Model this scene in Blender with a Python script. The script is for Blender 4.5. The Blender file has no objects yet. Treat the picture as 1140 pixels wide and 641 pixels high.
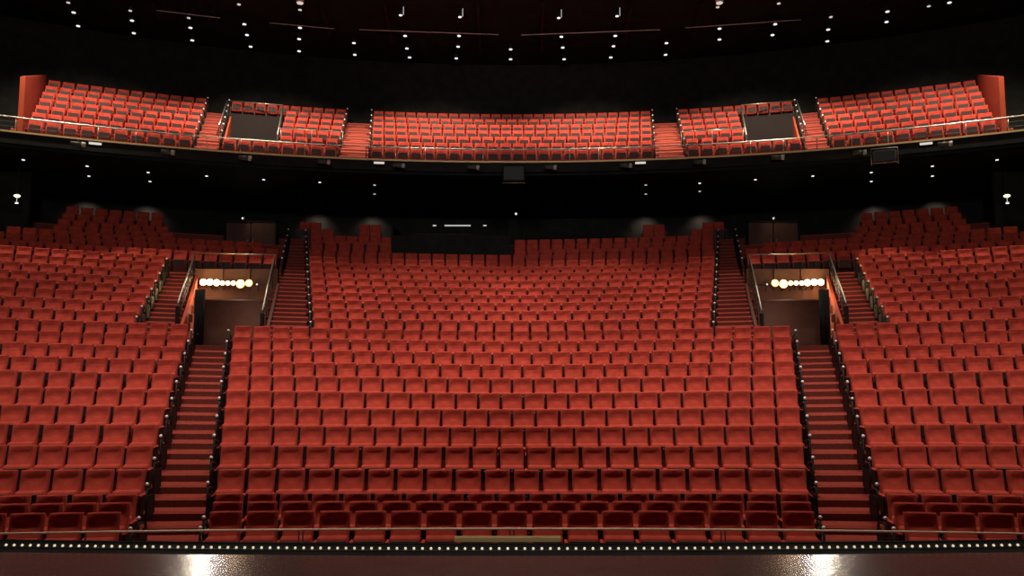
import bpy, math, random
from math import sin, cos, tan, pi, sqrt, atan2, atan, radians
from mathutils import Vector, Matrix
random.seed(7)
S = bpy.context.scene
C = S.collection
# ------------------------------------------------------------------ camera, world, lights, exposure
F = 874.0; TH = atan(84.5 / F); EYE = 1.70            # stage floor is z = 0
cam = bpy.data.cameras.new('camera'); cam.sensor_width = 36; cam.lens = F / 1140 * 36; cam.clip_end = 200
co = bpy.data.objects.new('camera', cam); C.objects.link(co)
co.location = (0, 0, EYE); co.rotation_euler = (pi / 2 + TH, 0, 0); S.camera = co
S.view_settings.view_transform = 'Standard'; S.view_settings.look = 'None'
S.view_settings.gamma = 1; S.view_settings.use_curve_mapping = False
S.view_settings.exposure = 0.0
w = bpy.data.worlds.new('world'); S.world = w; w.use_nodes = True
w.node_tree.nodes['Background'].inputs[0].default_value = (0.9, 0.8, 0.75, 1)
w.node_tree.nodes['Background'].inputs[1].default_value = 0.003

def spot(name, loc, target, power, size=100, blend=0.6, rad=0.35, col=(1, 0.86, 0.74)):
    l = bpy.data.lights.new(name, 'SPOT'); l.energy = power; l.spot_size = radians(size); l.spot_blend = blend
    l.shadow_soft_size = rad; l.color = col
    o = bpy.data.objects.new(name, l); C.objects.link(o); o.location = loc
    d = Vector(target) - Vector(loc); o.rotation_euler = d.to_track_quat('-Z', 'Y').to_euler()
    return o
def point(name, loc, power, rad=0.1, col=(1, 0.75, 0.45)):
    l = bpy.data.lights.new(name, 'POINT'); l.energy = power; l.shadow_soft_size = rad; l.color = col
    o = bpy.data.objects.new(name, l); C.objects.link(o); o.location = loc
    return o
# house lights in the ceiling over the stalls, hung in rows and pointing almost straight down
for y, z, e, ang, dy in ((15.4, 15.5, 2700, 62, 1.4), (20.6, 16.2, 2350, 60, .6), (25.2, 16.8, 2500, 54, .4), (28.7, 17.0, 2450, 42, 0.0)):
    for x in (-14.5, -8.7, -2.9, 2.9, 8.7, 14.5):
        k = .95 if abs(x) < 5 else 0.66 if abs(x) < 10 else .52
        spot('house_light', (x, y - .012 * x * x, z), (x, y + dy - .012 * x * x, 2), e * k, ang, .7)
# house lights over the upper balcony
for x, y in ((-17.0, 27.0), (-10.5, 30.6), (-3.6, 32.2), (3.6, 32.2), (10.5, 30.6), (17.0, 27.0)):
    spot('balcony_light', (x, y, 17.1), (x * 1.08, y + 4.6, 11), 5000, 91, 0.7, 0.15, (1, 0.86, 0.66))

# unseen fill spots added stage-side: first pair brightens the house, others the boards
for x in (-3.0, 3.0):
    spot('added_stage_fill', (x, -0.5, 10.5), (x * 4.2, 34, 9.5), 4300, 74, .7, .5, (1, .95, .92))
for x in (-4.6, 0, 4.6):
    spot('added_stage_fill', (x, 3.0, 9.0), (x, 4.6, 0), 700, 72, .35, .4, (1, .93, .86))

# ------------------------------------------------------------------ materials
def mat(name, col, rough=0.8, metal=0.0, noise=0.0, scale=8.0, emit=None, es=0.0, spec=0.3, bump=0.0, sheen=0.0):
    m = bpy.data.materials.new(name); m.use_nodes = True
    nt = m.node_tree; b = nt.nodes['Principled BSDF']
    b.inputs['Base Color'].default_value = (*col, 1); b.inputs['Roughness'].default_value = rough
    b.inputs['Metallic'].default_value = metal; b.inputs['Specular IOR Level'].default_value = spec
    b.inputs['Sheen Weight'].default_value = sheen
    if sheen: b.inputs['Sheen Tint'].default_value = (1, 0.35, 0.25, 1)
    if emit:
        b.inputs['Emission Color'].default_value = (*emit, 1); b.inputs['Emission Strength'].default_value = es
    if noise or bump:
        tc = nt.nodes.new('ShaderNodeTexCoord'); n = nt.nodes.new('ShaderNodeTexNoise')
        n.inputs['Scale'].default_value = scale; n.inputs['Detail'].default_value = 4
        nt.links.new(tc.outputs['Object'], n.inputs['Vector'])
        if noise:
            r = nt.nodes.new('ShaderNodeMapRange')
            r.inputs[1].default_value = 0.3; r.inputs[2].default_value = 0.7
            r.inputs[3].default_value = 1 - noise; r.inputs[4].default_value = 1 + noise
            nt.links.new(n.outputs['Fac'], r.inputs[0])
            mx = nt.nodes.new('ShaderNodeVectorMath'); mx.operation = 'SCALE'
            mx.inputs[0].default_value = col; nt.links.new(r.outputs[0], mx.inputs['Scale'])
            nt.links.new(mx.outputs[0], b.inputs['Base Color'])
        if bump:
            bp = nt.nodes.new('ShaderNodeBump'); bp.inputs['Strength'].default_value = bump
            nt.links.new(n.outputs['Fac'], bp.inputs['Height']); nt.links.new(bp.outputs[0], b.inputs['Normal'])
    return m
M = {}
M['velvet'] = mat('red_velvet', (0.47, 0.056, 0.034), 0.9, noise=0.22, scale=5, spec=0.15, sheen=0.15)
M['pan'] = mat('dark_seat_underside', (0.035, 0.011, 0.010), 0.6)
M['frame'] = mat('black_seat_frame', (0.018, 0.010, 0.009), 0.5)
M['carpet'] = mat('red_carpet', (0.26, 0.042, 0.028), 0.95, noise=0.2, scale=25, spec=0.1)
M['riser'] = mat('shaded_riser_carpet', (0.17, 0.040, 0.028), 0.95, noise=0.2, scale=25, spec=0.1)  # same carpet, darkened to paint in the shade on upright faces
M['black'] = mat('black_paint', (0.016, 0.0155, 0.014), 0.8, noise=0.3, scale=2, spec=0.1)
M['blackmetal'] = mat('black_metal', (0.015, 0.015, 0.015), 0.55, 0.1)
M['chrome'] = mat('chrome', (0.85, 0.83, 0.8), 0.22, 1.0)
M['rail'] = mat('satin_steel_rail', (0.62, 0.56, 0.48), 0.35, 0.85)
M['brass'] = mat('dull_brass', (0.62, 0.42, 0.19), 0.5, 0.3)
M['ceilblack'] = mat('black_ceiling_paint', (0.009, 0.016, 0.016), 0.8, noise=0.3, scale=2, spec=0.05)
M['darkbrown'] = mat('dark_brown_panel', (0.014, 0.007, 0.006), 0.8, noise=0.1, scale=3)
M['nosing'] = mat('lit_carpet_nosing', (0.36, 0.058, 0.04), 0.9, noise=0.1, scale=25, spec=0.1)  # same carpet, lightened to paint in the light along step edges
M['cap'] = mat('silver_cap', (0.9, 0.88, 0.85), 0.5, 0.25, spec=0.8)
M['handrail'] = mat('pale_brass_rail', (0.80, 0.62, 0.42), 0.45, 0.25, spec=0.6)
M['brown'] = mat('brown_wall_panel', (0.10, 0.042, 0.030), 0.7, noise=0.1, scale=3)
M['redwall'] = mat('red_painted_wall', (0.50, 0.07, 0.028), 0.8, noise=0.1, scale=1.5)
M['stage'] = mat('stage_boards', (0.075, 0.050, 0.043), 0.23, noise=0.15, scale=6, spec=0.22)
M['grey'] = mat('dark_grey_housing', (0.07, 0.062, 0.055), 0.5)
M['lightgrey'] = mat('pale_grey_housing', (0.45, 0.43, 0.38), 0.5)
M['bulb'] = mat('house_bulb', (0.8, 0.8, 0.8), 0.4, emit=(0.95, 0.95, 0.92), es=1.1)
M['dimbulb'] = mat('dim_bulb', (0.8, 0.8, 0.8), 0.4, emit=(0.95, 0.92, 0.85), es=0.55)
M['hot'] = mat('hot_lens', (1, 1, 1), 0.4, emit=(1, 0.80, 0.45), es=16)
M['hotwhite'] = mat('white_lens', (1, 1, 1), 0.4, emit=(1, 0.88, 0.82), es=5)
M['amber'] = mat('amber_lens', (1, 0.8, 0.5), 0.4, emit=(1, 0.66, 0.28), es=9)
M['halo'] = mat('painted_bloom_rim', (1, 0.7, 0.3), 0.4, emit=(1, 0.55, 0.13), es=1.6)  # painted glow standing in for lens bloom
M['footbulb'] = mat('footlight_bulb', (0.9, 0.85, 0.7), 0.25, emit=(1, 0.80, 0.52), es=0.65)
M['exit'] = mat('pale_green_lamp', (0.8, 0.9, 0.6), 0.4, emit=(0.85, 1, 0.55), es=1.5)
M['faint_glow'] = mat('screen_and_stem_glow', (0.5, 0.5, 0.5), 0.4, emit=(0.8, 0.85, 0.8), es=0.5)

# ------------------------------------------------------------------ mesh helpers
class MB:
    def __init__(s): s.v = []; s.f = []; s.m = []
    def add(s, vs, fs, mi=0, X=None):
        o = len(s.v)
        s.v += [tuple(X @ Vector(p)) if X is not None else tuple(p) for p in vs]
        s.f += [tuple(i + o for i in f) for f in fs]; s.m += [mi] * len(fs)
    def box(s, x0, x1, y0, y1, z0, z1, mi=0, X=None, b=0.0):
        if b <= 0:
            vs = [(x, y, z) for z in (z0, z1) for y in (y0, y1) for x in (x0, x1)]
            s.add(vs, [(0, 2, 3, 1), (4, 5, 7, 6), (0, 1, 5, 4), (2, 6, 7, 3), (0, 4, 6, 2), (1, 3, 7, 5)], mi, X)
        else:      # chamfered prism: octagon in xz, inset at the two y ends
            def ring(y, i):
                a0, a1, c0, c1 = x0 + i, x1 - i, z0 + i, z1 - i
                return [(a0 + b, y, c0), (a1 - b, y, c0), (a1, y, c0 + b), (a1, y, c1 - b), (a1 - b, y, c1), (a0 + b, y, c1), (a0, y, c1 - b), (a0, y, c0 + b)]
            rs = [ring(y0, b * .6), ring(y0 + b, 0), ring(y1 - b, 0), ring(y1, b * .6)]
            vs = [p for r in rs for p in r]; fs = [tuple(range(8)), tuple(range(31, 23, -1))]
            for k in range(3):
                for i in range(8):
                    j = (i + 1) % 8; fs.append((k * 8 + i, k * 8 + 8 + i, k * 8 + 8 + j, k * 8 + j))
            s.add(vs, fs, mi, X)
    def tube(s, pts, r, n=8, mi=0, X=None, r2=None):
        pts = [Vector(p) for p in pts]; vs = []; fs = []
        for i, p in enumerate(pts):
            a = pts[max(i - 1, 0)]; c = pts[min(i + 1, len(pts) - 1)]
            t = (c - a).normalized(); up = Vector((0, 0, 1)) if abs(t.z) < .9 else Vector((1, 0, 0))
            u = t.cross(up).normalized(); q = u.cross(t)
            rr = r if r2 is None else r + (r2 - r) * i / (len(pts) - 1)
            for k in range(n):
                an = 2 * pi * k / n; vs.append(p + (u * cos(an) + q * sin(an)) * rr)
        for i in range(len(pts) - 1):
            for k in range(n):
                l = (k + 1) % n; fs.append((i * n + k, i * n + l, (i + 1) * n + l, (i + 1) * n + k))
        fs.append(tuple(range(n - 1, -1, -1))); fs.append(tuple((len(pts) - 1) * n + k for k in range(n)))
        s.add(vs, fs, mi, X)
    def ball(s, c, r, n=8, m=5, mi=0, X=None, sz=1.0):
        vs = [(c[0], c[1], c[2] - r * sz)]; fs = []
        for i in range(1, m):
            a = -pi / 2 + pi * i / m
            for k in range(n):
                vs.append((c[0] + r * cos(a) * cos(2 * pi * k / n), c[1] + r * cos(a) * sin(2 * pi * k / n), c[2] + r * sz * sin(a)))
        vs.append((c[0], c[1], c[2] + r * sz)); e = len(vs) - 1
        for k in range(n):
            l = (k + 1) % n; fs.append((0, 1 + l, 1 + k)); fs.append((e, e - n + k, e - n + l))
            for i in range(m - 2): fs.append((1 + i * n + k, 1 + i * n + l, 1 + (i + 1) * n + l, 1 + (i + 1) * n + k))
        s.add(vs, fs, mi, X)
    def mesh(s, name, mats, smooth=False):
        me = bpy.data.meshes.new(name); me.from_pydata(s.v, [], s.f)
        for m in (mats if isinstance(mats, (list, tuple)) else [mats]): me.materials.append(M[m])
        if any(s.m): me.polygons.foreach_set('material_index', s.m)
        if smooth: me.polygons.foreach_set('use_smooth', [True] * len(s.f))
        me.update(); return me
    def obj(s, name, mats, parent=None, smooth=False):
        return link(name, s.mesh(name, mats, smooth), parent)
def link(name, me, parent=None):
    o = bpy.data.objects.new(name, me); C.objects.link(o)
    if parent is not None: o.parent = parent
    return o
def tag(o, label=None, cat=None, group=None, kind=None):
    if label: o['label'] = label
    if cat: o['category'] = cat
    if group: o['group'] = group
    if kind: o['kind'] = kind
    return o
def thing(name, label, cat, loc=(0, 0, 0), rz=0, group=None):
    o = bpy.data.objects.new(name, None); C.objects.link(o); o.empty_display_size = 0.2
    o.location = loc; o.rotation_euler = (0, 0, rz); return tag(o, label, cat, group)
def tree(o, parent=None):
    c = o.copy(); C.objects.link(c)
    if parent is not None: c.parent = parent
    for ch in list(o.children): tree(ch, c)
    return c
def ray(x, y):
    vx = (x - 570) / F; vy = (320.5 - y) / F
    return Vector((vx, cos(TH) - vy * sin(TH), sin(TH) + vy * cos(TH)))
def at_z(x, y, z):                   # where the sight line meets the level plane z
    d = ray(x, y); s = (z - EYE) / d.z; return Vector((0, 0, EYE)) + d * s
def at_y(x, y, Y):
    d = ray(x, y); return Vector((0, 0, EYE)) + d * (Y / d.y)
def project(p):
    q = Vector(p) - Vector((0, 0, EYE))
    zc = q.y * cos(TH) + q.z * sin(TH); yu = -q.y * sin(TH) + q.z * cos(TH)
    return 570 + F * q.x / zc, 320.5 - F * yu / zc, zc
ORD = ['first', 'second', 'third', 'fourth', 'fifth', 'sixth', 'seventh', 'eighth', 'ninth', 'tenth', 'eleventh', 'twelfth',
       'thirteenth', 'fourteenth', 'fifteenth', 'sixteenth', 'seventeenth', 'eighteenth', 'nineteenth', 'twentieth',
       'twenty-first', 'twenty-second', 'twenty-third', 'twenty-fourth', 'twenty-fifth', 'twenty-sixth', 'twenty-seventh',
       'twenty-eighth', 'twenty-ninth', 'thirtieth']

# ------------------------------------------------------------------ the rake of the stalls
BH = 0.93
TOP = [-2.34, -2.35, -2.36, -2.06, -1.71, -1.37, -1.04, -.70, -.35, -.01, .33, .67, 1.0, 1.36, 1.72, 2.06, 2.40, 2.74, 3.10,
       3.47, 3.83, 4.17, 4.55, 4.90, 5.24, 5.62, 6.04, 6.48]
NR = len(TOP)
def Dn(n): return 12.87 + 0.895 * (n - 1)
YC = -29.0
def rowY(n, x, off=0.0): return YC + sqrt((Dn(n) + off - YC) ** 2 - x * x)
def lift(n, x, y):
    a = 0.07 + 0.015 * (n - 1)
    return a * min(abs(x / y) / 0.595, 1.25) ** 1.4
def FZ(n): return TOP[n - 1] - BH + EYE
FLOOR0 = FZ(3)
def fz(n, x, y):
    if n <= 3: return FLOOR0 + 0.09 * min(abs(x / y) / 0.6, 1.2) ** 1.4
    return FZ(n) + lift(n, x, y)
FR = -0.57                                            # front of each terrace relative to the seat backs
def line(a, b, y0): return lambda y: a + b * (y - y0)
L_ctr = line(4.80, .325, 12.59)       # outer edge of the centre block, lower part
L_side = line(6.05, .319, 12.40)      # inner edge of the side blocks, lower part
U_side = line(11.1, .31, 23.1)        # inner edge of the side blocks, upper part
V_out = line(9.86, .323, 23.3)        # outer wall of the entrance well
V_in = line(7.48, .237, 23.6)         # inner wall of the entrance well
U_ctr = line(6.15, .285, 24.2)        # outer edge of the centre block, upper part
def solve(L, n, off=0.0):             # x where row n meets an edge line
    x = 8.0
    for _ in range(12): x = L(rowY(n, x, off))
    return x

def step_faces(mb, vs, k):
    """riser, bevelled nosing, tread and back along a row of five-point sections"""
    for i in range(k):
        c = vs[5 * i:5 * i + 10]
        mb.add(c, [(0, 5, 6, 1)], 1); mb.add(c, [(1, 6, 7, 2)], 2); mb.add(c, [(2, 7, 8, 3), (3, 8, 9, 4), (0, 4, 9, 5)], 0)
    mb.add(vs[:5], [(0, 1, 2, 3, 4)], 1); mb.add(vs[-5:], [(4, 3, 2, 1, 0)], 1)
def terrace(mb, n, xa, xb, front=True, zlow=None):
    """floor strip of row n between xa and xb with its riser"""
    if xb - xa < 0.05: return
    k = max(2, int((xb - xa) / 0.6)); r0 = FR; r1 = FR + 0.895
    vs = []; fs = []
    for i in range(k + 1):
        x = xa + (xb - xa) * i / k
        y0 = rowY(n, x, r0); y1 = rowY(n, x, r1)
        xs = x
        z = fz(n, xs, y0 + .4)
        zb = (FLOOR0 - 0.1) if n <= 3 else fz(max(n - 1, 1), xs, y0) - 0.02
        if zlow is not None: zb = zlow
        vs += [(x, y0, zb), (x, y0, z - .045), (x, y0 + .035, z), (x, y1, z), (x, y1, z - .25)]
    step_faces(mb, vs, k)

fl = MB()
XM = 22.0
for n in range(4, NR + 1):
    if n <= 13 or n >= 22:
        terrace(fl, n, -XM, XM)
    else:
        a = solve(V_out, n); b = solve(V_in, n)
        terrace(fl, n, -XM, -a); terrace(fl, n, -b, b); terrace(fl, n, a, XM)
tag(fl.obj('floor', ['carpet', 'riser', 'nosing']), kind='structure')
f0 = MB(); f0.box(-26, 26, 7.9, 16.5, FLOOR0 - 0.3, FLOOR0); tag(f0.obj('floor', ['carpet']), kind='structure')
# half steps of the stairs: one step between each pair of terraces
def half_steps(name, La, Lb, n0, n1, sgn, label=None):
    mb = MB()
    for n in range(n0, n1 + 1):
        xa = solve(La, n, .25); xb = solve(Lb, n, .25)
        xa, xb = min(xa, xb) + .04, max(xa, xb) - .04
        k = 4; vs = []; fs = []
        for i in range(k + 1):
            x = sgn * (xa + (xb - xa) * i / k)
            y1 = rowY(n, x, FR + 0.895) + .005; y0 = y1 - 0.44
            z0 = fz(n, x, y0); z1 = (z0 + fz(n + 1, x, y1)) / 2
            vs += [(x, y0, z0 - .02), (x, y0, z1 - .045), (x, y0 + .035, z1), (x, y1, z1), (x, y1, z0 - .02)]
        step_faces(mb, vs, k)
    return tag(mb.obj('floor', ['carpet', 'riser', 'nosing']), kind='structure')
for sg in (-1, 1):
    half_steps('steps', L_ctr, L_side, 3, 13, sg)
    half_steps('steps', V_out, U_side, 14, 21, sg)
    half_steps('steps', U_ctr, V_in, 14, 27, sg)

# ------------------------------------------------------------------ the entrance wells (vomitories)
def prism(mb, quad, z0f, z1f, mi=0):
    """quad = plan corners, z0f/z1f give bottom and top at each corner"""
    n = len(quad); vs = [(x, y, z0f[i]) for i, (x, y) in enumerate(quad)] + [(x, y, z1f[i]) for i, (x, y) in enumerate(quad)]
    fs = [tuple(range(n - 1, -1, -1)), tuple(range(n, 2 * n))] + [(i, (i + 1) % n, n + (i + 1) % n, n + i) for i in range(n)]
    mb.add(vs, fs, mi)
WELLZ = 0.55 + EYE                                      # floor of the passage
YB = 29.35                                              # the parapet above the passage mouth
for sg, side in ((-1, 'left'), (1, 'right')):
    mb = MB()                                           # passage floor
    prism(mb, [(sg * 7.3, 23.15), (sg * 10.2, 22.7), (sg * 13.6, 34.2), (sg * 10.2, 34.2)], [WELLZ - .5] * 4, [WELLZ] * 4)
    tag(mb.obj('floor', ['riser']), kind='structure')
    # outer wall: lit red, its top follows the rake
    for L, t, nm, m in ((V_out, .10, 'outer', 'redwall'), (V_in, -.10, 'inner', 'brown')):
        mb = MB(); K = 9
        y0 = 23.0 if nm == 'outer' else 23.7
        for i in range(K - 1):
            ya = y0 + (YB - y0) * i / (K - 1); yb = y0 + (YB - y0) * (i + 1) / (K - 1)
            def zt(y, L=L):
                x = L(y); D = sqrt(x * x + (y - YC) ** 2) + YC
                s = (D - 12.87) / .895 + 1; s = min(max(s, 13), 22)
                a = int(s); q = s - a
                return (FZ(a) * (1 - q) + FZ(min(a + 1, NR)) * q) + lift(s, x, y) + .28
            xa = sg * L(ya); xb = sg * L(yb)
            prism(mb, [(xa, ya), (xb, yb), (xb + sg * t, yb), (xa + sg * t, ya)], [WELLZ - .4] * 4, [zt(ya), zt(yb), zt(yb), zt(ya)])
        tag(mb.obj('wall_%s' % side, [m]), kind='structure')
    # parapet: panelled front over the passage mouth, with a soffit beam
    mb = MB()
    xa, xb = sg * (V_in(YB) - .02), sg * (V_out(YB) + .12)
    zt = FZ(22) + .32
    mb.box(min(xa, xb), max(xa, xb), YB, YB + .25, 2.95 + EYE, zt)
    mb.box(min(xa, xb), max(xa, xb), YB - .06, YB + .25, 2.40 + EYE, 2.93 + EYE)
    for q in (.33, .66):
        xx = xa + (xb - xa) * q; mb.box(xx - .01, xx + .01, YB - .07, YB, 2.42 + EYE, zt)
    tag(mb.obj('wall_%s' % side, ['brown']), kind='structure')
    # the passage behind: side walls, back wall and roof
    mb = MB()
    mb.box(min(sg * 8.6, sg * 14.2), max(sg * 8.6, sg * 14.2), 33.4, 33.6, WELLZ, 2.7 + EYE)
    tag(mb.obj('wall_%s' % side, ['brown']), kind='structure')
    mb = MB(); x1 = sg * 11.85; x2 = sg * 13.2
    prism(mb, [(x1, YB + .25), (x2, 33.5), (x2 + sg * .15, 33.5), (x1 + sg * .15, YB + .25)], [WELLZ] * 4, [2.7 + EYE] * 4)
    x1 = sg * 8.9; x2 = sg * 9.9
    prism(mb, [(x1, YB + .25), (x2, 33.5), (x2 - sg * .15, 33.5), (x1 - sg * .15, YB + .25)], [WELLZ] * 4, [2.7 + EYE] * 4)
    tag(mb.obj('wall_%s' % side, ['brown']), kind='structure')
    mb = MB(); mb.box(min(sg * 8.6, sg * 14.2), max(sg * 8.6, sg * 14.2), YB + .25, 33.6, 2.62 + EYE, 2.72 + EYE)
    tag(mb.obj('ceiling', ['brown']), kind='structure')
    # black curtain hanging at the outer side of the passage mouth
    mb = MB(); k = 24; xo = V_out(YB - 3.0) - .16
    for i in range(k + 1):
        t = i / k; x = sg * (xo - t * .32); y = YB - 3.0 + .05 * sin(i * 1.9)
        mb.v += [(x, y, WELLZ + .02), (x, y, WELLZ + 1.95), (x, y + .03, WELLZ + 1.95), (x, y + .03, WELLZ + .02)]
    for i in range(k):
        a = 4 * i; mb.f += [(a, a + 4, a + 5, a + 1), (a + 1, a + 5, a + 6, a + 2), (a + 2, a + 6, a + 7, a + 3), (a + 3, a + 7, a + 4, a)]; mb.m += [0] * 4
    tag(mb.obj('curtain', ['black'], smooth=True), 'black curtain drawn back at the mouth of the %s entrance passage' % side, 'curtain')
    point('passage_light', (sg * 11.1, 31.9, 1.9 + EYE), 48, .2, (1, .8, .65))
    point('added_well_fill', (sg * 10.6, YB - 2.2, 2.6 + EYE), 45, .12, (1, .72, .34))  # unseen light added to brighten the outer wall, extending the lamp spill
    # guard rail around the well
    g = thing('guard_rail', 'steel guard rail around the %s entrance well, above the row of lit lamps' % side, 'railing', (sg * V_in(YB), YB, zt))
    def loc(p): return (p[0] - g.location.x, p[1] - g.location.y, p[2] - g.location.z)
    TLo = at_y(217, 281.5, YB + .1); TLi = at_y(306, 283.5, YB + .1); BLo = at_y(198, 337, 24.4); BLi = at_y(292, 345, 24.6)
    if sg > 0:
        for p in (TLo, TLi, BLo, BLi): p.x = -p.x
    mb = MB(); mb.tube([loc(TLo), loc(TLi)], .022); mb.obj('top_rail', ['rail'], g, True)
    for A, B, LL, nm in ((TLo, BLo, V_out, 'o'), (TLi, BLi, V_in, 'i')):
        mb = MB(); mb.tube([loc(A), loc(B)], .024); mb.obj('top_rail', ['rail'], g, True)
        for dd in (.2, .4, .6):
            mb = MB(); mb.tube([loc(A + Vector((0, 0, -dd))), loc(B + Vector((0, 0, -dd)))], .010, 6); mb.obj('lower_rail', ['grey'], g, True)
        for i in range(7):
            p = A.lerp(B, i / 6); mb = MB(); mb.tube([loc(p), loc(p + Vector((0, 0, -.95)))], .014, 6)
            mb.obj('baluster', ['blackmetal'], g, True)
        p = B; mb = MB(); mb.box(*(p.x - g.location.x - .05, p.x - g.location.x + .05, p.y - g.location.y - .05, p.y - g.location.y + .05, p.z - g.location.z - .95, p.z - g.location.z - .1), b=.01)
        mb.obj('newel_post', ['blackmetal'], g)
    for i in range(1, 6):
        p = TLo.lerp(TLi, i / 6); mb = MB(); mb.tube([loc(p), loc(p + Vector((0, 0, -.45)))], .010, 6); mb.obj('baluster', ['blackmetal'], g, True)
    # lamps on the parapet
    spec = [(226, 314, 'hot'), (233.5, 314, 'hot'), (241, 314.5, 'hot'), (247.5, 315, 'hotwhite'), (253.5, 315, 'hotwhite'),
            (259.5, 315, 'hotwhite'), (267.5, 316, 'amber'), (277, 315, 'amber'), (286, 316.5, 'dim')]
    for i, (px, py, kd) in enumerate(spec):
        p = at_y(px, py, YB - .35); x = sg * abs(p.x)
        word = 'outermost' if i == 0 else 'innermost, unlit' if i == 9 else ORD[i]
        lab = ('outermost bright lamp on the %s entrance parapet' % side if i == 0 else
               'small dim lamp at the inner end of the %s entrance parapet' % side if kd == 'dim' else
               '%s lamp from the outer end of the lit row on the %s entrance parapet' % (ORD[i], side))
        lamp = thing('stage_lamp', lab, 'lamp', (x, YB - .35, p.z), 0, 'lamps on the %s entrance parapet' % side)
        r = {'hot': .108, 'hotwhite': .072, 'amber': .115, 'dim': .035}[kd]
        if i == 7: r = .09
        hr = r + {'hot': .016, 'hotwhite': .02, 'amber': .045, 'dim': .012}[kd]
        mb = MB(); mb.tube([(0, .02, 0), (0, .10, 0), (0, .22, 0)], hr, 14, r2=r * .6); mb.obj('housing', ['blackmetal'], lamp, True)
        mb = MB(); mb.tube([(0, -.012, 0), (0, .012, 0)], r, 16); mb.obj('lens', [{'dim': 'dimbulb'}.get(kd, kd)], lamp)
        if kd != 'dim': mb = MB(); mb.tube([(0, .0125, 0), (0, .0195, 0)], hr, 20); mb.obj('bloom_rim', ['halo'], lamp)  # added glowing ring that imitates bloom around the lens
        mb = MB(); mb.tube([(0, .15, 0), (0, .15, -.22), (0, .34, -.22)], .014, 6); mb.obj('bracket', ['blackmetal'], lamp)
    x0 = sg * 10.35; spot('stage_lamp_beam', (sg * 11.0, YB - .5, 3.05 + EYE), (sg * 4.0, 4.5, 0), 380, 40, .6, .16, (1, .93, .88))
    point('lamp_spill', (sg * 11.25, YB - .42, 3.05 + EYE), 75, .12, (1, .70, .28))
    point('lamp_spill', (sg * 10.1, YB - .42, 3.05 + EYE), 14, .12, (1, .70, .28))

# ------------------------------------------------------------------ seats
PW = 0.55
def lerp_prof(z, tab):
    for (a, b), (c, d) in zip(tab, tab[1:]):
        if z <= c: return b + (d - b) * (z - a) / (c - a)
    return tab[-1][1]
def back_mb(nu, nv):
    """upholstered back: rolled border, hollow middle, lumbar swell"""
    mb = MB(); z0, z1 = .38, .93; hw = .243
    tabc = [(.38, .115), (.48, .115), (.56, .098), (.64, .062), (.72, .022), (.80, .004), (.86, .018), (.90, .044), (.925, .035), (.93, .02)]
    us = [-1 + 2 * i / nu for i in range(nu + 1)]
    us[1] = -.88; us[-2] = .88
    if nu > 5: us[2] = -.74; us[-3] = .74
    zs = [z0 + (z1 - z0) * (j / nv) for j in range(nv + 1)]; zs[-2] = .905; 
    for z in zs:
        ry = (z - z0) * .20
        for u in us:
            a = abs(u); t = lerp_prof(z, tabc); wq = a ** 3; t = t * (1 - wq) + max(t, .045) * wq
            if a > .98: t = .012
            elif a > .8: t = max(t, .050) if z < .92 else t
            x = hw * u; zz = z - (0.012 if (a > .98 and z > .9) else 0)
            mb.v.append((x, ry - t, zz))
    W = nu + 1
    nf = len(mb.v)
    for z in zs:
        ry = (z - z0) * .20
        for u in us: mb.v.append((hw * u, ry + (.028 if z < .92 else .01), z - (.012 if z > .92 else 0)))
    for j in range(nv):
        for i in range(nu):
            a = j * W + i; mb.f.append((a, a + 1, a + W + 1, a + W)); b = nf + a; mb.f.append((b, b + W, b + W + 1, b + 1))
    for i in range(nu):
        a = nv * W + i; mb.f.append((a, a + 1, nf + a + 1, nf + a)); mb.f.append((i, nf + i, nf + i + 1, i + 1))
    for j in range(nv):
        a = j * W; mb.f.append((a, a + W, nf + a + W, nf + a)); a = j * W + nu; mb.f.append((a, nf + a, nf + a + W, a + W))
    mb.m = [0] * len(mb.f); return mb
def cushion_mb(nu):
    """tipped-up seat cushion, side profile swept across the width"""
    prof = [(-.055, .25), (-.16, .235), (-.20, .27), (-.22, .40), (-.222, .50), (-.212, .54), (-.18, .56), (-.12, .572), (-.06, .575), (-.045, .56)]
    mb = MB(); n = len(prof)
    us = [-1, -.93] + [(-.93 + 1.86 * k / nu) for k in range(1, nu)] + [.93, 1]
    for u in us:
        for (y, z) in prof:
            s = 1 if abs(u) < .97 else .0
            yc, zc = -.13, .41
            mb.v.append((.232 * u, y if s else yc + (y - yc) * .82, z if s else zc + (z - zc) * .90))
    for k in range(len(us) - 1):
        for i in range(n):
            j = (i + 1) % n; mb.f.append((k * n + i, k * n + j, (k + 1) * n + j, (k + 1) * n + i))
    mb.f.append(tuple(range(n - 1, -1, -1))); mb.f.append(tuple((len(us) - 1) * n + i for i in range(n)))
    mb.m = [0] * len(mb.f); return mb
def pan_mb(mb=None, mi=0):
    mb = mb or MB(); mb.box(-.215, .215, -.250, -.219, .245, .52, mi, b=.010) if mi == 0 else mb.box(-.215, .215, -.250, -.219, .245, .52, mi)
    return mb
def arm_mb(x, mb=None, mi=0, simple=False):
    mb = mb or MB(); mb.box(x - .027, x + .027, -.33, .0, .465, .50, mi, b=0 if simple else .010); return mb
def side_mb(x, mb=None, mi=0):
    mb = mb or MB(); mb.box(x - .016, x + .016, -.28, .03, .0, .463, mi); return mb
me_back = back_mb(10, 11).mesh('backrest', ['velvet'], True)
me_cush = cushion_mb(4).mesh('seat', ['velvet'], True)
me_pan = pan_mb().mesh('seat_underside', ['pan'])
_n = MB(); _n.tube([(0, -.256, .47), (0, -.2495, .47)], .013, 10); me_num = _n.mesh('number_plate', ['cap'])
me_arm = {s: arm_mb(s * PW / 2).mesh('armrest', ['velvet']) for s in (-1, 1)}
me_side = {s: side_mb(s * PW / 2).mesh('side_frame', ['frame']) for s in (-1, 1)}
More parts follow.
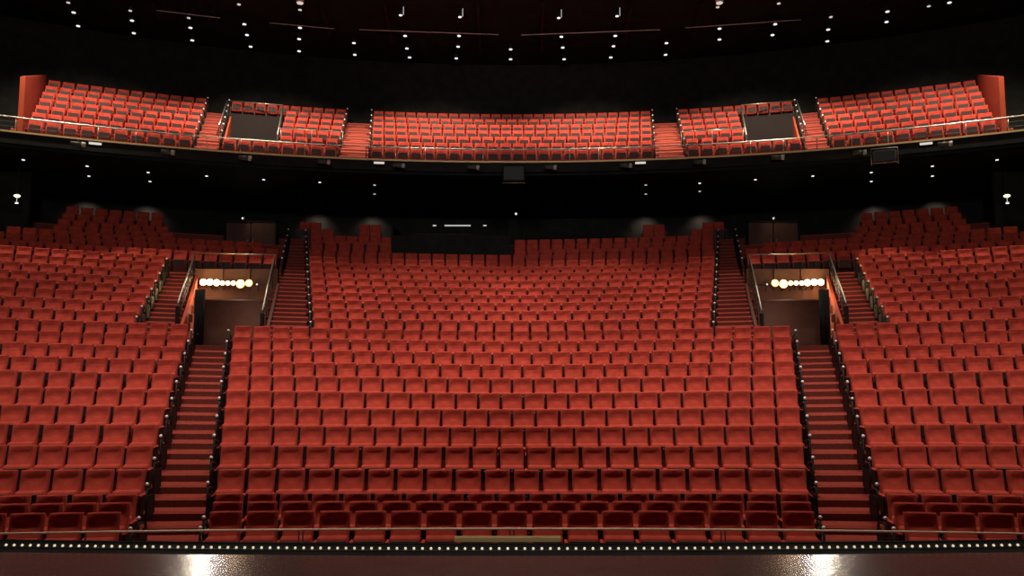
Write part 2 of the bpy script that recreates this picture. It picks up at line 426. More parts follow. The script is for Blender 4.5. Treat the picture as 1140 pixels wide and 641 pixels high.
def make_seat(loc, rz, label, group, last):
    t = thing('theatre_seat', label, 'seat', loc, rz, group)
    b = link('backrest', me_back, t)
    s = link('seat', me_cush, t); p = link('seat_underside', me_pan, s); p['label'] = 'dark hard underside of the tipped-up seat'
    link('number_plate', me_num, s)
    for q in ((-1, 1) if last else (-1,)):
        link('armrest', me_arm[q], t); f = link('side_frame', me_side[q], t); f['label'] = 'black side frame'
    return t
def simple_seat(last):
    mb = MB(); b = back_mb(6, 7); mb.add(b.v, b.f, 0); c = cushion_mb(1); mb.add(c.v, c.f, 0)
    pan_mb(mb, 1)
    for q in ((-1, 1) if last else (-1,)): arm_mb(q * PW / 2, mb, 0, True); side_mb(q * PW / 2, mb, 2)
    return mb
def balcony_seat(last):
    mb = MB(); b = back_mb(6, 7); mb.add(b.v, b.f, 0); c = cushion_mb(1); mb.add([(x, y, z + .13) for x, y, z in c.v], c.f, 0)
    mb.box(-.19, .19, -.252, -.21, .44, .685, 1)
    for q in ((-1, 1) if last else (-1,)): arm_mb(q * PW / 2, mb, 0, True); side_mb(q * PW / 2, mb, 2)
    return mb
BS = {False: balcony_seat(False), True: balcony_seat(True)}
SS = {False: simple_seat(False), True: simple_seat(True)}
rest = MB(); rest_n = 0; indiv = 0; ends = []
def fill(n, xa, xb, block, yf, zf, rzf, fit=True, pitch=PW):
    """seats of one row from xa to xb (along x), returns poses"""
    R = [];  # arc length approx
    L = 0; N = 200; acc = [0]
    for i in range(N):
        x1 = xa + (xb - xa) * i / N; x2 = xa + (xb - xa) * (i + 1) / N
        L += sqrt((x2 - x1) ** 2 + (yf(x2) - yf(x1)) ** 2); acc.append(L)
    k = max(1, int(round(L / pitch - .12))) if fit else int(L / pitch)
    w_ = L / k if fit else pitch
    out = []
    for j in range(k):
        s = (j + .5) * w_; i = 0
        while i < N - 1 and acc[i + 1] < s: i += 1
        q = (s - acc[i]) / max(acc[i + 1] - acc[i], 1e-9); x = xa + (xb - xa) * (i + q) / N
        out.append((x, yf(x), zf(x, yf(x)), rzf(x, yf(x))))
    return out
def put_rest(p, last, T=None):
    global rest_n
    X = Matrix.Translation((p[0], p[1], p[2])) @ Matrix.Rotation(p[3], 4, 'Z'); s = (T or SS)[last]
    o = len(rest.v); rest.v += [tuple(X @ Vector(v)) for v in s.v]
    rest.f += [tuple(i + o for i in f) for f in s.f]; rest.m += s.m; rest_n += 1
def stall_row(n, xa, xb, block):
    global indiv
    ps = fill(n, xa, xb, block, lambda x: rowY(n, x), lambda x, y: fz(n, x, y), lambda x, y: atan2(-x, y - YC), pitch=PW)
    k = len(ps)
    rowname = 'front row' if n == 1 else '%s row' % ORD[n - 1]
    vis = [p for p in ps if -25 < project((p[0], p[1], p[2] + .8))[0] < 1165]
    for j, p in enumerate(ps):
        px = project((p[0], p[1], p[2] + .8))[0]
        if not (-25 < px < 1165): continue
        last = j == k - 1
        if n <= 9:
            if block == 'centre': c = '%s from its left end' % ORD[j] if j < k / 2 else '%s from its right end' % ORD[k - 1 - j]
            elif block == 'left': c = '%s from the left aisle stairs' % ORD[k - 1 - j]
            else: c = '%s from the right aisle stairs' % ORD[j]
            lab = 'red seat in the %s of the %s block, %s' % (rowname, block, c)
            make_seat(p[:3], p[3], lab, 'individual red theatre seats in the lower stalls', last); indiv += 1
        else: put_rest(p, last)
for n in range(1, 24):
    if n <= 13:
        c = solve(L_ctr, n); s = solve(L_side, n)
    elif n <= 21:
        c = solve(U_ctr, n); s = solve(U_side, n)
    else:
        c = solve(U_ctr, n); s = solve(V_in, n) + .1
    stall_row(n, -c, c, 'centre')
    lim = .72 * Dn(n)
    stall_row(n, -lim if n > 3 else -lim, -s, 'left'); stall_row(n, s, lim, 'right')
def px_row(n, pa, pb):          # rear rows given by where they start and stop across the hall
    def X(px):
        x = 0
        for _ in range(10): x = (px - 570) / F * (rowY(n, x) * cos(TH) + .5)
        return x
    return X(pa), X(pb)
rear = {24: [(5, 292), (345, 437), (572, 795), (848, 1135)], 25: [(57, 193), (345, 437), (572, 795), (947, 1083)],
        26: [(62, 187), (345, 372), (372, 437), (572, 768), (768, 795), (953, 1078)],
        27: [(66, 181), (345, 371), (399, 424), (716, 741), (769, 795), (959, 1074)],
        28: [(70, 181), (333, 357), (399, 424), (716, 741), (783, 807), (959, 1070)]}
for n in rear:
    for a, b in rear[n]:
        xa, xb = px_row(n, a, b); stall_row(n, xa, xb, 'rear')

# ------------------------------------------------------------------ balcony
BYC = -8.0; NB = 7
def bD(n): return 33.15 + 1.15 * (n - 1)
def bY(n, x, off=0.0): return BYC + sqrt((bD(n) + off - BYC) ** 2 - x * x)
def bF(n): return 9.18 - .93 + .643 * (n - 1) + EYE
def bsolve(L, n, off=0):
    x = 8.0
    for _ in range(12): x = L(bY(n, x, off))
    return x
B_a = line(12.9, .32, 31.0); B_b = line(11.8, .32, 31.2); B_c = line(7.36, .165, 32.4); B_d = line(6.02, .170, 32.7)
B_v = line(9.95, .24, 32.6); B_e = line(17.7, .50, 28.0)
def bterr(mb, n, xa, xb, zb=None):
    k = max(2, int((xb - xa) / .8)); vs = []; r0 = -.72; r1 = r0 + 1.15
    for i in range(k + 1):
        x = xa + (xb - xa) * i / k; y0 = bY(n, x, r0); y1 = bY(n, x, r1); z = bF(n)
        vs += [(x, y0, z - (.70 if n > 1 else .2)), (x, y0, z - .045), (x, y0 + .035, z), (x, y1, z), (x, y1, z - (.3 if n > 1 else .2))]
    step_faces(mb, vs, k)
bt = MB()
for n in range(1, NB + 1):
    E_ = bsolve(B_e, n) + .3
    if n in (1, 7): bterr(bt, n, -E_, E_)
    else:
        a = bsolve(B_b, n) + .0; b = bsolve(B_v, n)
        bterr(bt, n, -E_, -a); bterr(bt, n, -b, b); bterr(bt, n, a, E_)
tag(bt.obj('floor', ['carpet', 'riser', 'nosing']), kind='structure')
def brow(n, xa, xb):
    ps = fill(n, xa, xb, 'b', lambda x: bY(n, x), lambda x, y: bF(n), lambda x, y: atan2(-x, y - BYC), pitch=.555)
    for j, p in enumerate(ps): put_rest(p, j == len(ps) - 1, BS)
for n in range(1, NB + 1):
    e = bsolve(B_e, n) + .13; a = bsolve(B_a, n); b = bsolve(B_b, n); c = bsolve(B_c, n); d = bsolve(B_d, n); v = bsolve(B_v, n)
    brow(n, -e, -a); brow(n, a, e); brow(n, -d, d)
    if n in (1, 7): brow(n, -b, -c); brow(n, c, b)
    else: brow(n, -v, -c); brow(n, c, v)
# balcony stairs: half steps
for sg in (-1, 1):
    for La, Lb in ((B_b, B_a), (B_d, B_c)):
        mb = MB()
        for n in range(1, NB):
            xa = bsolve(La, n, .2) + .05; xb = bsolve(Lb, n, .2) - .05; vs = []
            for t in (1, 2):
                vs = []
                for i in range(4):
                    x = sg * (xa + (xb - xa) * i / 3); y1 = bY(n, x, .43) + .005; y0 = y1 - .66 + .33 * (t - 1); z = bF(n) + .214 * t
                    vs += [(x, y0, z - .23), (x, y0, z - .045), (x, y0 + .035, z), (x, y1, z), (x, y1, z - .23)]
                step_faces(mb, vs, 3)
        tag(mb.obj('floor', ['carpet', 'riser', 'nosing']), kind='structure')
# balcony front edge, soffit, well walls and end walls
def arc_box(mb, D0, D1, z0, z1, xa, xb, yc=BYC, mi=0, k=40):
    vs = []
    for i in range(k + 1):
        x = xa + (xb - xa) * i / k; y0 = yc + sqrt((D0 - yc) ** 2 - x * x); y1 = yc + sqrt((D1 - yc) ** 2 - x * x)
        vs += [(x, y0, z0), (x, y0, z1), (x, y1, z1), (x, y1, z0)]
    fs = []
    for i in range(k):
        a = 4 * i; b = a + 4; fs += [(a, b, b + 1, a + 1), (a + 1, b + 1, b + 2, a + 2), (a + 2, b + 2, b + 3, a + 3), (a + 3, b + 3, b, a)]
    fs += [(0, 1, 2, 3), (4 * k + 3, 4 * k + 2, 4 * k + 1, 4 * k)]; mb.add(vs, fs, mi)
XF = 20.5
mb = MB(); arc_box(mb, 32.1, 32.5, 7.95 + EYE, 8.34 + EYE, -XF, XF); tag(mb.obj('trim_1', ['black']), kind='structure')
mb = MB(); arc_box(mb, 32.06, 32.16, 8.345 + EYE, 8.41 + EYE, -XF, XF); tag(mb.obj('trim_2', ['brass']), kind='structure')
mb = MB(); arc_box(mb, 32.3, 41.5, 7.85 + EYE, 7.98 + EYE, -24, 24); tag(mb.obj('ceiling', ['ceilblack']), kind='structure')
mb = MB(); arc_box(mb, 41.0, 41.3, 0, 18.4, -26, 26); tag(mb.obj('wall_back', ['black']), kind='structure')
mb = MB(); mb.box(-27, 27, -1, 43, 17.75, 18.1); tag(mb.obj('ceiling', ['ceilblack']), kind='structure')
mb = MB(); mb.box(-24.6, -24.3, -1, 34, -3, 18); tag(mb.obj('wall_left', ['black']), kind='structure')
mb = MB(); mb.box(24.3, 24.6, -1, 34, -3, 18); tag(mb.obj('wall_right', ['black']), kind='structure')
for sg, side in ((-1, 'left'), (1, 'right')):
    # end wall of the balcony, red, stepping up with the rake
    mb = MB(); ya, yb = bY(1, 17.6, -.9), bY(7, 21.2, .2); xa, xb = B_e(ya) + .22, B_e(yb) + .22
    za, zb = 10.6 + EYE, 13.35 + EYE
    prism(mb, [(sg * xa, ya), (sg * xb, yb), (sg * (xb + .2), yb), (sg * (xa + .2), ya)], [8.3 + EYE] * 4, [za, zb, zb, za])
    tag(mb.obj('wall_%s' % side, ['redwall']), kind='structure')
    # well in the balcony: back panel and cheeks
    mb = MB(); Yv = bY(7, 12.0, -.80); x0 = sg * (B_v(Yv) - .05); x1 = sg * (B_b(Yv) + .05)
    arc_box(mb, bD(7) - .90, bD(7) - .73, 8.4 + EYE, bF(7) + .02, min(x0, x1), max(x0, x1), k=8); tag(mb.obj('wall_%s' % side, ['darkbrown']), kind='structure')
    for L, m in ((B_b, 'redwall'), (B_v, 'darkbrown')):
        mb = MB(); y0 = bY(2, L(33), -.7); K = 6
        for i in range(K):
            a = y0 + (Yv - y0) * i / K; b = y0 + (Yv - y0) * (i + 1) / K
            za = bF(2) + (bF(7) - bF(2)) * i / K; zb = bF(2) + (bF(7) - bF(2)) * (i + 1) / K; t = -.08 if L is B_b else .08
            prism(mb, [(sg * L(a), a), (sg * L(b), b), (sg * (L(b) + t), b), (sg * (L(a) + t), a)], [8.3 + EYE] * 4, [za + .15, zb + .15, zb + .15, za + .15])
        tag(mb.obj('wall_%s' % side, [m]), kind='structure')
    g = thing('guard_rail', 'steel rail framing the dark entrance well in the %s side of the balcony' % side, 'railing', (x0, Yv, bF(7)))
    def loc(p): return (p[0] - g.location.x, p[1] - g.location.y, p[2] - g.location.z)
    TLo = at_y(253, 112, Yv - .1); TLi = at_y(315, 117, Yv - .1); BLo = at_y(244, 139, Yv - 4.2); BLi = at_y(309, 150, Yv - 4.6)
    if sg > 0:
        for p in (TLo, TLi, BLo, BLi): p.x = -p.x
    mb = MB(); mb.tube([loc(TLo), loc(TLi)], .022, 6); mb.obj('top_rail', ['rail'], g, True)
    for A, B in ((TLo, BLo), (TLi, BLi)):
        mb = MB(); mb.tube([loc(A), loc(B)], .024, 6); mb.obj('top_rail', ['rail'], g, True)
        for i in range(6):
            p = A.lerp(B, i / 5); mb = MB(); mb.tube([loc(p), loc(p + Vector((0, 0, -.85)))], .018, 6); mb.obj('baluster', ['blackmetal'], g, True)
    for i in range(1, 5):
        p = TLo.lerp(TLi, i / 5); mb = MB(); mb.tube([loc(p), loc(p + Vector((0, 0, -.7)))], .010, 6); mb.obj('baluster', ['grey'], g, True)
    # low crossbar in front of the fourth balcony row, beside the well
    mb = MB(); A = at_y(311, 142.5, bY(3, 9.8, -.6)); B = at_y(383, 147, bY(3, 7.6, -.6))
    if sg > 0: A.x *= -1; B.x *= -1
    mb.tube([A, B], .020, 6); 
    for t in (.02, .5, .98):
        p = A.lerp(B, t); mb.tube([p, p + Vector((0, 0, -.62))], .012, 6)
    tag(mb.obj('guard_rail', ['rail'], smooth=True), 'short steel crossbar between the %s balcony entrance well and the inner stairs' % side, 'railing')
# balcony front railing
fr = thing('balcony_railing', 'long curved steel railing along the front edge of the upper balcony', 'railing', (0, 32.2, 8.41 + EYE))
def brail(z, r, name, m, xa=-XF, xb=XF, D=32.2):
    mb = MB(); pts = []
    for i in range(61):
        x = xa + (xb - xa) * i / 60; pts.append((x, BYC + sqrt((D - BYC) ** 2 - x * x) - 32.2, z)); 
    mb.tube(pts, r, 6); return mb.obj(name, [m], fr, True)
brail(.54, .026, 'top_rail', 'rail'); brail(.36, .008, 'wire', 'grey'); brail(.18, .008, 'wire', 'grey')
k = 35
for i in range(k):
    x = -XF + 2 * XF * i / (k - 1); y = BYC + sqrt((32.2 - BYC) ** 2 - x * x) - 32.2
    mb = MB(); mb.tube([(x, y, 0), (x, y, .54)], .016, 6); mb.obj('baluster', ['rail' if i % 3 else 'grey'], fr, True)

# all remaining seats, past the three hundred largest
tag(rest.obj('theatre_seats', ['velvet', 'pan', 'frame']), 'rows of red tip-up seats in the upper stalls, rear stalls and balcony', 'seats', 'upper rows of red seats', 'stuff')

# ------------------------------------------------------------------ aisle rails: a capped post and a low hoop at the end of each row
def make_aisle_rail(h):
    t = thing('aisle_post', 'x', 'handrail')
    mb = MB(); mb.tube([(0, 0, 0), (0, 0, h - .02)], .020, 8); mb.obj('post', ['blackmetal'], t, True)
    mb = MB(); mb.ball((0, 0, h), .036, 10, 6); c = mb.obj('cap', ['cap'], t, True); c['label'] = 'shiny silver cap'
    mb = MB(); mb.tube([(0, .0, h - .12), (0, .18, h - .10), (0, .40, h - .16), (0, .46, h - .30), (0, .46, .0)], .018, 8); mb.obj('hoop', ['blackmetal'], t, True)
    mb = MB(); mb.box(-.012, .012, .03, .43, .10, h - .22, b=.006); mb.obj('side_panel', ['blackmetal'], t)
    return t
protos = {}
def aisle_rail(x, y, z, rz, h, label, group):
    if h not in protos: t = protos[h] = make_aisle_rail(h)
    else: t = tree(protos[h])
    t.location = (x, y, z); t.rotation_euler = (0, 0, rz); tag(t, label, 'handrail', group)
for sg, side in ((-1, 'left'), (1, 'right')):
    for L, inset, n0, n1, h, what, nw in (
            (L_ctr, .10, 2, 13, .76, 'centre side of the %s aisle stairs' % side, 'centre'),
            (L_side, -.10, 2, 13, .74, 'outer side of the %s aisle stairs' % side, 'outer'),
            (U_side, -.08, 14, 21, .74, 'outer side of the %s upper outer flight' % side, 'outer upper'),
            (U_ctr, .08, 14, 27, .74, 'centre side of the %s upper inner flight' % side, 'inner upper'),
            (V_in, -.10, 22, 27, .74, 'outer side of the %s upper inner flight' % side, 'inner outer')):
        for n in range(n0, n1 + 1):
            x = solve(L, n, FR + .02) + inset; y = rowY(n, x, FR + .03); z = fz(n, x, y + .3)
            hh = .62 if n <= 3 else h
            lab = 'black silver-capped post, %s, %s from bottom' % (what, ORD[n - n0])
            aisle_rail(sg * x, y, z, atan2(-sg * x, y - YC), hh, lab, 'capped posts along the stairs')
    for L, inset, what in ((B_a, -.06, 'outer side of the %s outer balcony stairs' % side), (B_b, .06, 'inner side of the %s outer balcony stairs' % side),
                           (B_c, -.06, 'outer side of the %s inner balcony stairs' % side), (B_d, .06, 'inner side of the %s inner balcony stairs' % side)):
        for n in range(1, NB + 1):
            x = bsolve(L, n, -.6) + inset; y = bY(n, x, -.6)
            aisle_rail(sg * x, y, bF(n), atan2(-sg * x, y - BYC), .76, 'silver-capped post, %s, %s from bottom' % (what, ORD[n - 1]), 'capped posts along the balcony stairs')

# ------------------------------------------------------------------ stage
mb = MB(); k = 32; Ys = []
vs = []
for i in range(k + 1):
    x = -7 + 14 * i / k; ye = 7.185 + .0065 * x * x; vs += [(x, -3, 0), (x, ye, 0), (x, ye, -1.5), (x, -3, -1.5)]
fs = []
for i in range(k):
    a = 4 * i; b = a + 4; fs += [(a, b, b + 1, a + 1), (a + 1, b + 1, b + 2, a + 2), (a + 2, b + 2, b + 3, a + 3)]
mb.add(vs, fs); tag(mb.obj('floor', ['stage']), kind='structure')
# black trough in front of the stage edge
def trough_part(mb, o0, o1, z0, z1):
    vs = []
    for i in range(k + 1):
        x = -7 + 14 * i / k; y0 = 7.185 + .0065 * x * x + o0; y1 = 7.185 + .0065 * x * x + o1; vs += [(x, y0, z0), (x, y0, z1), (x, y1, z1), (x, y1, z0)]
    fs = []
    for i in range(k):
        a = 4 * i; b = a + 4; fs += [(a, b, b + 1, a + 1), (a + 1, b + 1, b + 2, a + 2), (a + 2, b + 2, b + 3, a + 3), (a + 3, b + 3, b, a)]
    mb.add(vs, fs)
mb = MB(); trough_part(mb, 0.0, .47, -.06, -.012); trough_part(mb, .47, .51, -.40, .0); trough_part(mb, .0, .03, -1.55, -.06)
tag(mb.obj('trim_3', ['black']), kind='structure')
NBULB = 120
pitchb = 9.55 / F * 7.163
for sg, side in ((-1, 'left'), (1, 'right')):
    t = thing('footlight_strip', 'row of small glowing bulbs along the %s half of the stage edge' % side, 'footlights', (sg * .04, 7.40, -.012), 0, None)
    mbs = MB(); pts = []
    for i in range(21):
        x = sg * (.02 + 5.0 * i / 20); pts.append((x - sg * .04, .0065 * x * x, .006))
    mbs.tube(pts, .012, 6); mbs.obj('channel', ['blackmetal'], t)
    bm = MB(); bm.ball((0, 0, .026), .0125, 8, 6); bme = bm.mesh('bulb', ['footbulb'], True)
    cm = MB(); cm.tube([(0, 0, .0), (0, 0, .015)], .009, 8); cme = cm.mesh('bulb_holder', ['rail'])
    for i in range(64):
        x = sg * (.5 + i) * pitchb
        b = link('bulb', bme, t); b.location = (x - sg * .04, .0065 * x * x, .0); h = link('bulb_holder', cme, b)
mb = MB(); mb.box(-.555, .47, 7.72, 7.80, .0, .045, b=.006)
tag(mb.obj('cover_plate', ['brass']), 'long dull brass plate lying at the middle of the stage edge', 'plate')
# rail before the front row
r = thing('front_rail', 'thin brass handrail running the full width before the front row', 'railing', (0, 11.5, FLOOR0))
pts = []; zr = -2.345 + EYE - FLOOR0
def fry(x): return -66.5 + sqrt(78.0 ** 2 - x * x) - 11.5
mb = MB()
for i in range(41):
    x = -10 + 20 * i / 40; pts.append((x, fry(x), zr))
mb.tube(pts, .016, 8); mb.obj('handrail', ['handrail'], r, True)
for x in (-9.3, -6.0, -3.0, 0, 3.0, 6.0, 9.3):
    for dx in (-.03, .03):
        mb = MB(); mb.tube([(x + dx, fry(x) + .0, 0), (x + dx, fry(x), zr)], .010, 8); mb.obj('post', ['blackmetal'], r, True)

# ------------------------------------------------------------------ ceiling downlights
def downlight(p, r, name, label, group, m='bulb', stem=0.0, can=.12):
    t = thing(name, label, 'ceiling light', p, 0, group)
    mb = MB(); mb.tube([(0, 0, .012), (0, 0, can)], r + .03, 12, r2=r * .8 + .02); mb.obj('housing', ['blackmetal'], t, True)
    mb = MB(); mb.tube([(0, 0, -.014), (0, 0, .014)], r, 14); mb.obj('lens', [m], t)
    if stem:
        mb = MB(); mb.tube([(r + .05, 0, .02), (r + .05, 0, stem)], .018, 6); mb.obj('stem', ['faint_glow'], t)  # stem brightness is painted in: it glows without being a lamp
    if can > .12:
        mb = MB(); mb.tube([(0, 0, can), (0, 0, 17.76 - p[2])], .02, 6); mb.obj('rod', ['blackmetal'], t)
    return t
cols = [[(76, 3), (82, 14), (87, 29)], [(145, 12), (147, 23), (149, 37)], [(210, 20), (212, 31), (214, 45)], [(266, 5), (272, 27), (275, 39), (279, 52)],
        [(334, 11), (334, 31), (333, 43.5), (333, 57)], [(394, 48), (395, 61)], [(446, 17), (451, 40), (453, 54), (456, 64)], [(512, 19), (511, 40), (510, 52), (508, 65)],
        [(568.5, 55), (568.5, 66)], [(622, 20), (625, 41), (626.5, 53), (628, 66)], [(687, 18), (685, 40), (683, 51.5), (680, 64)], [(742, 48), (741, 61)],
        [(799, 8), (801, 32), (801, 44)], [(867, 4), (863, 27), (860, 39)], [(925, 19), (922, 33), (921, 46)], [(988, 13), (987, 24.5)], [(1057, 3), (1034, 7)]]
for ci, col in enumerate(cols):
    for ri, (px, py) in enumerate(reversed(col)):
        p = at_z(px, py, 17.35)
        small = (len(col) > 2 and ri == len(col) - 1) or (px == 1034)
        stem = .75 if (px, py) in ((446, 17), (512, 19), (622, 20), (687, 18)) else 0
        lab = 'small white ceiling downlight, %s column from the left, %s up from the bottom' % (ORD[ci], ORD[ri])
        downlight(p, .085 if not small else .075, 'ceiling_light', lab, 'downlights in the black ceiling', 'bulb' if not small or stem else 'dimbulb', stem, .3)
for px, wd in ((334, 'left'), (801, 'right')):
    p = at_z(px, 3, 17.2); t = thing('pendant_light', 'larger grey cylinder light at the top edge of the view, %s of the centre' % wd, 'ceiling light', p, 0, 'large cylinder lights')
    mb = MB(); mb.tube([(0, 0, 0), (0, 0, .4)], .16, 14); mb.obj('housing', ['lightgrey'], t, True)
    mb = MB(); mb.tube([(0, 0, -.03), (0, 0, -.002)], .14, 14); mb.obj('lens', ['dimbulb'], t)
    mb = MB(); mb.tube([(0, 0, .4), (0, 0, 17.76 - p.z)], .02, 6); mb.obj('rod', ['blackmetal'], t)
# lighting bars in the ceiling
for i, ((a, b), (c, d), m) in enumerate((((174, 11.5), (245, 20), 'grey'), ((300, 25.5), (372, 32), 'grey'), ((400, 33), (555, 38.5), 'grey'), ((580, 39), (735, 33), 'grey'),
                                       ((763, 31), (892, 22), 'grey'))):
    A = at_z(a, b, 17.1); B = at_z(c, d, 17.1); t = thing('lighting_bar', '%s thin grey lighting bar from the left, hung under the black ceiling' % ORD[i], 'bar', A, 0, 'lighting bars')
    mb = MB(); mb.tube([(0, 0, 0), B - A], .02, 8); mb.obj('pipe', ['lightgrey'], t, True)
    for q in (.1, .9):
        p = (B - A) * q; mb = MB(); mb.tube([p, (p.x, p.y, 17.76 - A.z)], .012, 6); mb.obj('hanger', ['blackmetal'], t)
# catwalk girders faint in the dark
for i, px in enumerate((170, 357, 428, 532, 605, 703, 782)):
    A = at_z(px, 5, 17.55); B = at_z(570 + (px - 570) * .93, 55, 17.55); B = A.lerp(B, min(1, (39.0 - abs(B.x) * .25 - A.y) / (B.y - A.y)))
    mb = MB(); d = (B - A); mb.tube([A, B], .07, 4); mb.tube([A + Vector((0, 0, -.16)), B + Vector((0, 0, -.16))], .04, 4)
    for j in range(9):
        p = A.lerp(B, (j + .5) / 9); q = A.lerp(B, (j + 1) / 9); mb.tube([p, q + Vector((0, 0, -.16))], .02, 4)
    tag(mb.obj('girder', ['black']), '%s black ceiling girder from the left, faint among the downlights' % ORD[i], 'girder', 'ceiling girders')
# lights in the soffit under the balcony
ul = [(26, 178), (97, 185), (99, 196), (165, 192), (167, 202), (230, 196), (293.5, 200), (356, 203), (417, 206), (417, 216), (719, 206), (719, 216),
      (779, 204), (779, 213), (841, 200), (905, 196), (970, 192), (970, 202), (1038, 185), (1038, 196), (1110, 178)]
for i, (px, py) in enumerate(ul):
    p = at_z(px, py, 9.48)
    if p.y > bY(7, p.x): p = at_z(px, py, 9.48)
    downlight(p, .055, 'soffit_light', 'tiny downlight under the balcony, %s of them counted from the left' % ORD[i], 'downlights under the balcony', 'bulb' if py < 205 else 'dimbulb', 0, .07)
# glow of the wall washers: real lamps near the back wall
for i, (px, py) in enumerate(((98, 218), (165, 223), (355, 236), (415, 239), (718, 239), (780, 236), (972, 223), (1040, 218))):
    a = at_y(px, py, 30.0); d = (a - Vector((0, 0, EYE))); 
    # intersection with the back wall arc
    s = 1.0
    for _ in range(60):
        q = Vector((0, 0, EYE)) + d * s; R = sqrt(q.x ** 2 + (q.y - BYC) ** 2)
        s += (49.0 - R) / 40
    n_ = Vector((q.x, q.y - BYC, 0)).normalized()
    L = q - n_ * .7; L.z = 9.3; spot('wall_washer', L, (q.x, q.y, 8.4), 65, 120, 1.0, .1, (1, .8, .65))

# under-balcony fixtures hanging from the front edge
def fascia_pt(px, py):
    d = ray(px, py); s = 30.0
    for _ in range(60):
        q = Vector((0, 0, EYE)) + d * s; R = sqrt(q.x ** 2 + (q.y - BYC) ** 2); s += (39.65 - R) * .6
    return q
for i, (px, py) in enumerate(((87, 160), (187, 169), (273, 175.5), (361, 180), (444, 184), (527, 186), (613, 186), (697, 184), (779, 180), (866, 175), (957, 169.5), (1052, 160))):
    p = fascia_pt(px, py); rz = atan2(-p.x, p.y - BYC)
    t = thing('spotlight', 'small dark spotlight clamped under the balcony edge, %s from the left' % ORD[i], 'spotlight', p, rz, 'spotlights under the balcony edge')
    mb = MB(); mb.tube([(-.24, 0, 0), (.12, -.03, -.02)], .085, 10); mb.obj('housing', ['grey'], t, True)
    mb = MB(); mb.tube([(.12, -.03, -.02), (.24, -.04, -.03)], .10, 10); mb.obj('lens_hood', ['lightgrey'], t, True)
    mb = MB(); mb.tube([(0, 0, .0), (0, .02, .12), (0, .50, .12)], .02, 6); mb.obj('clamp', ['grey'], t)
for i, (px, py, wd) in enumerate(((106, 159.5, 'far left'), (422, 181, 'centre left'), (713, 181, 'centre right'), (1031, 159.5, 'far right'))):
    p = fascia_pt(px, py); t = thing('batten_light', 'pale strip lamp under the balcony edge, %s' % wd, 'lamp', p, atan2(-p.x, p.y - BYC), 'strip lamps under the balcony edge')
    mb = MB(); mb.box(-.21, .21, -.03, .03, -.05, .03, b=.01); mb.obj('diffuser', ['dimbulb'], t)
    mb = MB(); mb.box(-.23, .23, -.035, .035, .032, .06); mb.obj('housing', ['grey'], t)
    mb = MB(); mb.tube([(0, 0, .05), (0, .50, .05)], .015, 6); mb.obj('hanger', ['grey'], t)
# two black boxes hung below the balcony front
for (px, py, w2, h2, lab, nm) in ((572, 193, .48, .66, 'dark box speaker hanging under the middle of the balcony front', 0), (985, 173, .42, .42, 'dark speaker in a bracket hanging under the right balcony front', 1)):
    p = fascia_pt(px, py); t = thing('loudspeaker', lab, 'speaker', p, atan2(-p.x, p.y - BYC))
    mb = MB(); mb.box(-w2 * .95, w2 * .95, -.02, .5, -h2 / 2, h2 / 2, b=.03); mb.obj('cabinet', ['grey' if nm else 'black'], t)
    mb = MB(); mb.box(-w2 * .85, w2 * .85, -.04, -.021, -h2 * .42, h2 * .42, b=.008); mb.obj('grille', ['blackmetal'], t)
    mb = MB(); mb.tube([(-w2, .1, -h2 / 2 - .04), (w2, .1, -h2 / 2 - .04)], .014, 6)
    mb.obj('lower_bar', ['rail'], t, True)
    if nm:
        mb = MB(); mb.tube([(-w2 - .04, .1, -h2 / 2 - .12), (-w2 - .04, .1, h2 / 2 + .1), (w2 + .04, .1, h2 / 2 + .1), (w2 + .04, .1, -h2 / 2 - .12)], .02, 6); mb.obj('yoke', ['rail'], t, True)
    mb = MB(); mb.tube([(0, .2, h2 / 2 - .05), (0, .2, h2 / 2 + .06), (0, .55, h2 / 2 + .06)], .03, 6); mb.obj('hanger', ['blackmetal'], t)

# ------------------------------------------------------------------ rear of the stalls
# control desk screened in black, left of centre
t = thing('control_booth', 'black screened control desk behind the centre block, left of the middle', 'booth', (-2.6, 33.9, FZ(24)))
mb = MB(); mb.box(-2.62, 2.55, -.35, -.25, -.35, 1.55, b=.02); mb.obj('front_screen', ['black'], t)
for q in (-2.62, 2.47):
    mb = MB(); mb.box(q, q + .08, -.25, 2.2, -.35, 2.0, b=.01); mb.obj('side_screen', ['black'], t)
mb = MB(); mb.box(-2.5, 2.45, -.2, 1.2, .9, .98); mb.obj('desk_top', ['black'], t)
mb = MB(); mb.tube([(-1.6, -.3, 1.62), (.9, -.3, 1.60)], .012, 6); mb.obj('top_bar', ['grey'], t)
A = at_y(495, 251, 33.5); B = at_y(524, 251, 33.5)
mb = MB(); mb.box(A.x + 2.6, B.x + 2.6, -.42, -.36, A.z - FZ(24) - .025, A.z - FZ(24) + .025, b=.005); s_ = mb.obj('desk_lamp', ['faint_glow'], t)
for px in (484, 540):
    A = at_y(px, 251, 33.5); mb = MB(); mb.box(A.x + 2.52, A.x + 2.66, -.42, -.36, A.z - FZ(24) - .02, A.z - FZ(24) + .02, b=.005); mb.obj('desk_lamp', ['dimbulb'], t)
# rail behind the rear centre seats
mb = MB(); A = at_y(583, 244.5, 36.8); B = at_y(702, 244.5, 36.8); mb.tube([A, B], .015, 6)
for q in (0, .33, .66, 1): p = A.lerp(B, q); mb.tube([p, (p.x, p.y, FZ(27))], .012, 6)
tag(mb.obj('rear_rail', ['blackmetal'], smooth=True), 'thin rail behind the rear centre seats, right of the control desk', 'railing')
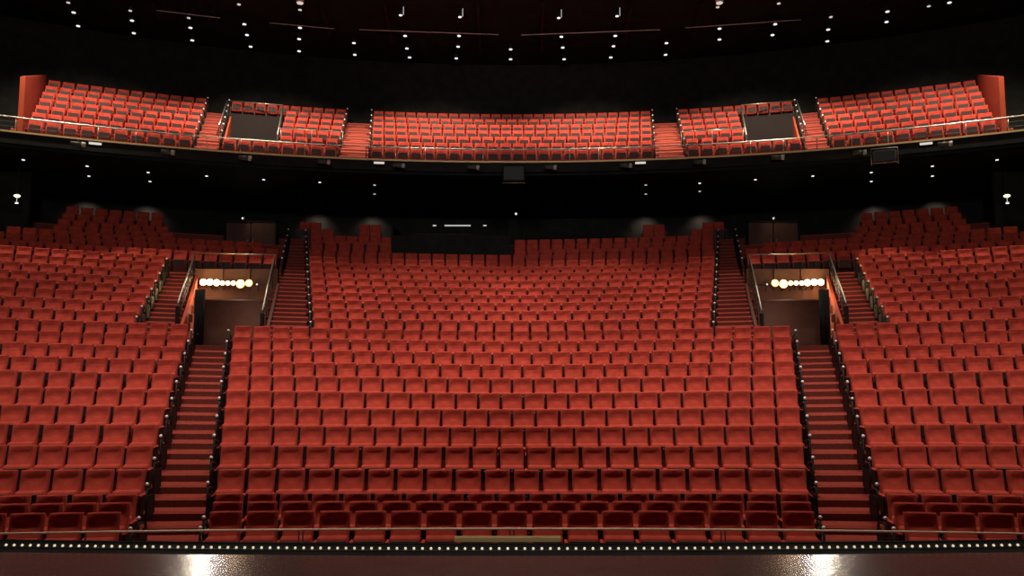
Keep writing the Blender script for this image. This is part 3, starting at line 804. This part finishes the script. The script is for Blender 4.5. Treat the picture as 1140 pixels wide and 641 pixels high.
# little lamps on the back wall and the two exit lamps
for (px, py, Y, m, r_, lab) in ((574.5, 238, 36.5, 'bulb', .05, 'single tiny lamp at the middle of the dark back wall'), (270, 243, 34.2, 'amber', .035, 'tiny lamp above the left rear doorway'),
                            (861, 243, 34.2, 'amber', .035, 'tiny lamp above the right rear doorway')):
    p = at_y(px, py, Y); t = thing('wall_lamp', lab, 'lamp', p)
    mb = MB(); mb.box(-.08, .08, .02, .12, -.08, .08, b=.01); mb.obj('housing', ['blackmetal'], t)
    mb = MB(); mb.ball((0, -.01, 0), r_, 8, 6); mb.obj('bulb', ['bulb'], t, True)
for sg, side in ((-1, 'left'), (1, 'right')):
    # rear doorway with brown doors
    A = at_y(570 + sg * 322, 262, 34.6); x0 = A.x; x1 = sg * 10.6
    t = thing('rear_door', 'dim brown double door in the dark wall behind the %s entrance well' % side, 'door', (sg * 11.75, 34.9, FZ(25)))
    for q in (-1, 1):
        mb = MB(); mb.box(min(q * .02, q * 1.1), max(q * .02, q * 1.1), 0, .06, 0, 2.0, b=.01); d = mb.obj('door_leaf', ['brown'], t)
        mb = MB(); mb.tube([(q * .12, -.04, .95), (q * .12, -.04, 1.25)], .012, 6); mb.obj('door_handle', ['rail'], d)
    mb = MB(); mb.box(-1.2, -1.11, -.03, .1, 0, 2.1); mb.box(1.11, 1.2, -.03, .1, 0, 2.1); mb.box(-1.2, 1.2, -.03, .1, 2.01, 2.1); mb.obj('door_frame', ['black'], t)
    point('door_glow', (sg * 11.75, 34.1, FZ(25) + 2.2), 5, .05, (1, .75, .5))
    # exit lamp near the edge of the view
    p = at_y(570 + sg * 551, 218, 30.0); t = thing('exit_lamp', 'greenish white lamp glowing at the %s edge under the balcony' % side, 'lamp', p)
    mb = MB(); mb.ball((0, 0, 0), .12, 12, 6, sz=.55); mb.obj('globe', ['exit'], t, True)
    mb = MB(); mb.tube([(0, 0, .05), (0, 0, .14)], .07, 10, r2=.03); mb.tube([(0, 0, .14), (0, 0, 9.55 - p.z)], .012, 6); mb.obj('stem', ['blackmetal'], t, True)
    mb = MB(); mb.tube([(0, 0, -.30), (0, 0, -.25)], .06, 10); mb.tube([(0, 0, -.25), (0, 0, -.05)], .01, 6); mb.obj('lower_lens', ['dimbulb'], t)
    point('exit_lamp_light', (p.x, p.y, p.z - .4), 2.5, .05, (1, .9, .6))
    # side wall at that lamp with a brown panel
    mb = MB(); mb.box(min(sg * 19.5, sg * 22), max(sg * 19.5, sg * 22), 31.2, 31.35, 4.0, 9.6); tag(mb.obj('wall_%s' % side, ['black']), kind='structure')
